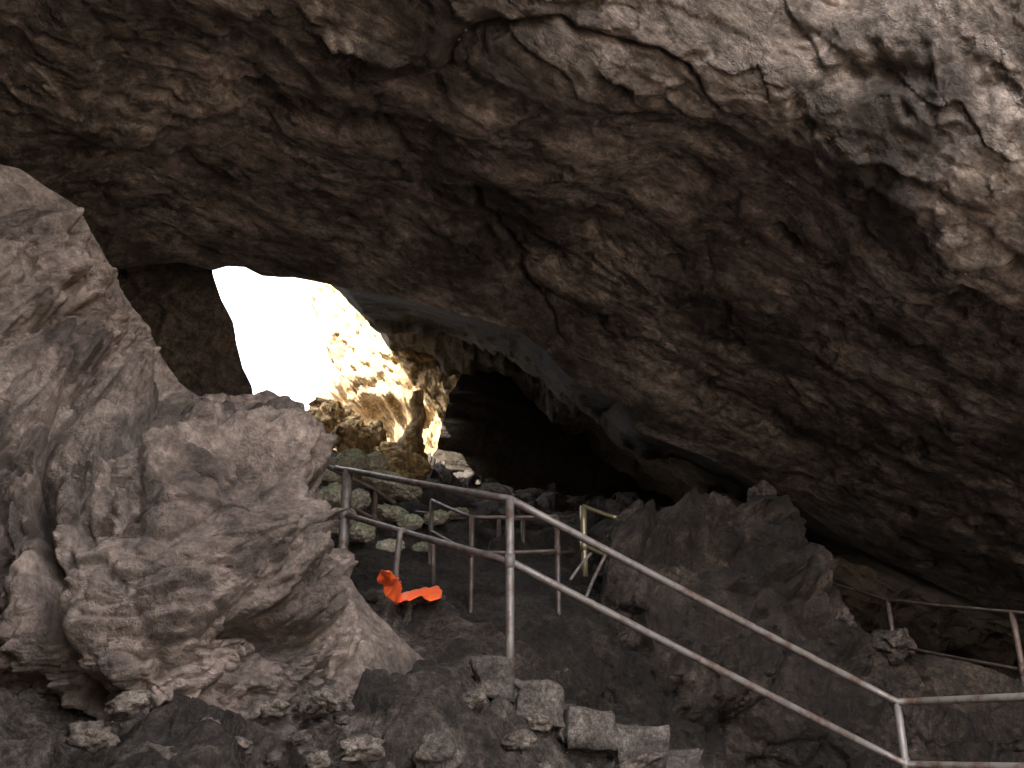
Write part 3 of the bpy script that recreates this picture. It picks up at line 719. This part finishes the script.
# bent pipe
t = P(399, 532, 7.6); bt = P(398, 604, 7.6)
o = tube_mesh('bent_pipe', [bt, bt+(t-bt)*.5+np.array([-.02, 0, 0]), bt+(t-bt)*.85, t+np.array([.01, 0, 0]), t+np.array([.035, .02, .025])], .022, M_rail, loc=bt)
tag(o, 'short bent grey pipe standing in the orange tape', 'pipe')
t = P(433, 540, 8.4); bt = P(433, 596, 8.4)
o = tube_mesh('short_post', [bt, t], .022, M_rail2, loc=bt)
tag(o, 'short dark metal post behind the concrete block with the orange tape', 'post')

# ------------------------------------------------------------------ stairs
def worn_block(name, x0, x1, y0, y1, z0, z1, mat, parent, fr, seed):
    """block in the frame fr = (origin, along, across); edges chipped and faces uneven"""
    o_, ax, ac = fr
    bm = bmesh.new(); bmesh.ops.create_cube(bm, size=1)
    bmesh.ops.bevel(bm, geom=bm.edges[:], offset=.05, segments=2, affect='EDGES')
    bmesh.ops.triangulate(bm, faces=bm.faces[:])
    bmesh.ops.subdivide_edges(bm, edges=bm.edges[:], cuts=5, use_grid_fill=True)
    V = np.array([v.co[:] for v in bm.verts])+.5
    L = np.stack([x0+V[:, 0]*(x1-x0), y0+V[:, 1]*(y1-y0), z0+V[:, 2]*(z1-z0)], 1)
    W = o_+L[:, :1]*ax+L[:, 1:2]*ac+L[:, 2:]*dn
    n = (V-.5)*2
    corner = np.clip((np.abs(n)**4).sum(1)-.9, 0, 2)
    W = W + np.sign(n)*np.abs(n)**3*(fbm(W*3+seed, 4, seed)*.06-np.clip(fbm(W*7, 3, seed+2)+.08, 0, 1)*.07*corner)[:, None] + (fbm(W*16, 3, seed)*.008)[:, None]
    W = W-o_
    for v, co in zip(bm.verts, W): v.co = co
    for f in bm.faces: f.smooth = True
    me = bpy.data.meshes.new(name); bm.to_mesh(me); bm.free(); me.materials.append(mat)
    ob = bpy.data.objects.new(name, me); COL.objects.link(ob)
    if parent: ob.parent = parent
    else: ob.location = o_
    return ob
Bb = B_-dn*1.05; Cb = C_-dn*1.05
al = (Cb-Bb); hor = np.array([al[0], al[1], 0]); Ls = np.linalg.norm(hor); ax = hor/Ls
ac = np.array([-ax[1], ax[0], 0])
st = empty('stone_stairs', Bb, 'worn concrete stairs stepping down to the right under the pipe railing', 'stairs')
NS = 9; run = Ls/NS; rise = (Bb[2]-Cb[2])/NS
fr = (Bb, ax, ac)
worn_block('step', -.27, .03, -.03, 1.4, -.26, .0+.02, M_concrete, st, fr, 1)
for k in range(NS):
    jx = random.uniform(-.03, .03)
    worn_block('step', .03+k*run-.02+jx, .03+(k+1)*run+.03+jx, -.05+random.uniform(-.05, .05), 1.5, -(k+1)*rise-.26, -(k+1)*rise+.03, M_concrete, st, fr, 10+k)
    worn_block('riser_base', .0+k*run+jx, .03+(k+1)*run+.06+jx, .10, 1.4, -(k+1)*rise-.75, -(k+1)*rise-.10, M_rubble, st, fr, 50+k)
worn_block('landing', Ls+.02, Ls+3.2, -.15, 2.0, al[2]-.45, al[2]-.02, M_concrete, st, fr, 30)

# concrete block with the orange tape
cb = P(421, 604, 7.5)
o = worn_block('concrete_block', -.15, .15, -.15, .15, -.16, .06, M_concrete, None, (cb, ax, ac), 44)
tag(o, 'small concrete block under the orange tape', 'concrete block')

# orange barrier tape: crumpled sheet, strip over the block and a loose end up to the railing post
def tape():
    # every row: centre, half-width vector
    rows = [(P(379, 574, 6.2), P(381, 570, 6.2)-P(377, 579, 6.25)), (P(384, 578, 6.2), P(390, 571, 6.15)-P(379, 586, 6.3)), (P(391, 586, 6.3), P(398, 579, 6.25)-P(385, 595, 6.35)), (P(396, 591, 6.5), P(400, 580, 7.3)-P(395, 602, 7.2)),
            (P(400, 597, 7.2), P(402, 592, 7.4)-P(400, 603, 7.15)), (P(410, 593, 7.25), P(412, 590, 7.5)-P(410, 599, 7.2)), (P(425, 592, 7.3), P(427, 589, 7.5)-P(424, 599, 7.2)), (P(439, 593, 7.3), P(439, 590, 7.5)-P(440, 600, 7.2)),
            (P(441, 596, 7.25), P(442, 593, 7.3)-P(440, 600, 7.2))]
    C = np.array([r[0] for r in rows]); H = np.array([r[1] for r in rows])
    n = 150; C = curve(C, n); s0 = np.linspace(0, 1, len(rows))
    seg = np.concatenate([[0], np.cumsum(np.linalg.norm(np.diff([r[0] for r in rows], axis=0), axis=1))]); seg /= seg[-1]
    t = np.linspace(0, 1, n); H = np.stack([np.interp(t, seg, H[:, k]) for k in range(3)], 1)
    v = np.linspace(-.5, .5, 14)
    G = C[:, None]+H[:, None]*v[None, :, None]
    wid = np.linalg.norm(H, axis=1)[:, None]
    G = G+(fbm(G*11, 2, 4)*.26*wid)[..., None]*np.array([.3, .8, .6])
    o = mesh_grid('barrier_tape', G, M_orange, origin=C[0])
    md_ = o.modifiers.new('thickness', 'SOLIDIFY'); md_.thickness = .003
    tag(o, 'crumpled bright orange plastic tape lying by the bent pipe and railing post', 'barrier tape')
tape()
# pale strips standing in for whitish highlights below the glint-tinted railing
for i, pts in enumerate([[(591, 553, 8.6), (580, 566, 8.5), (570, 580, 8.4)], [(607, 552, 8.6), (600, 566, 8.5), (593, 580, 8.4), (585, 600, 8.2)]]):
    q = curve([P(*p) for p in pts], 8)
    o = tube_mesh('metal_strip', list(q), .013, M_rail, loc=q[0], seg=8)
    tag(o, ['short shiny metal strip slanting below the yellow railing, the left of two', 'longer shiny metal strip lying on the mound under the yellow railing'][i], 'metal strip')
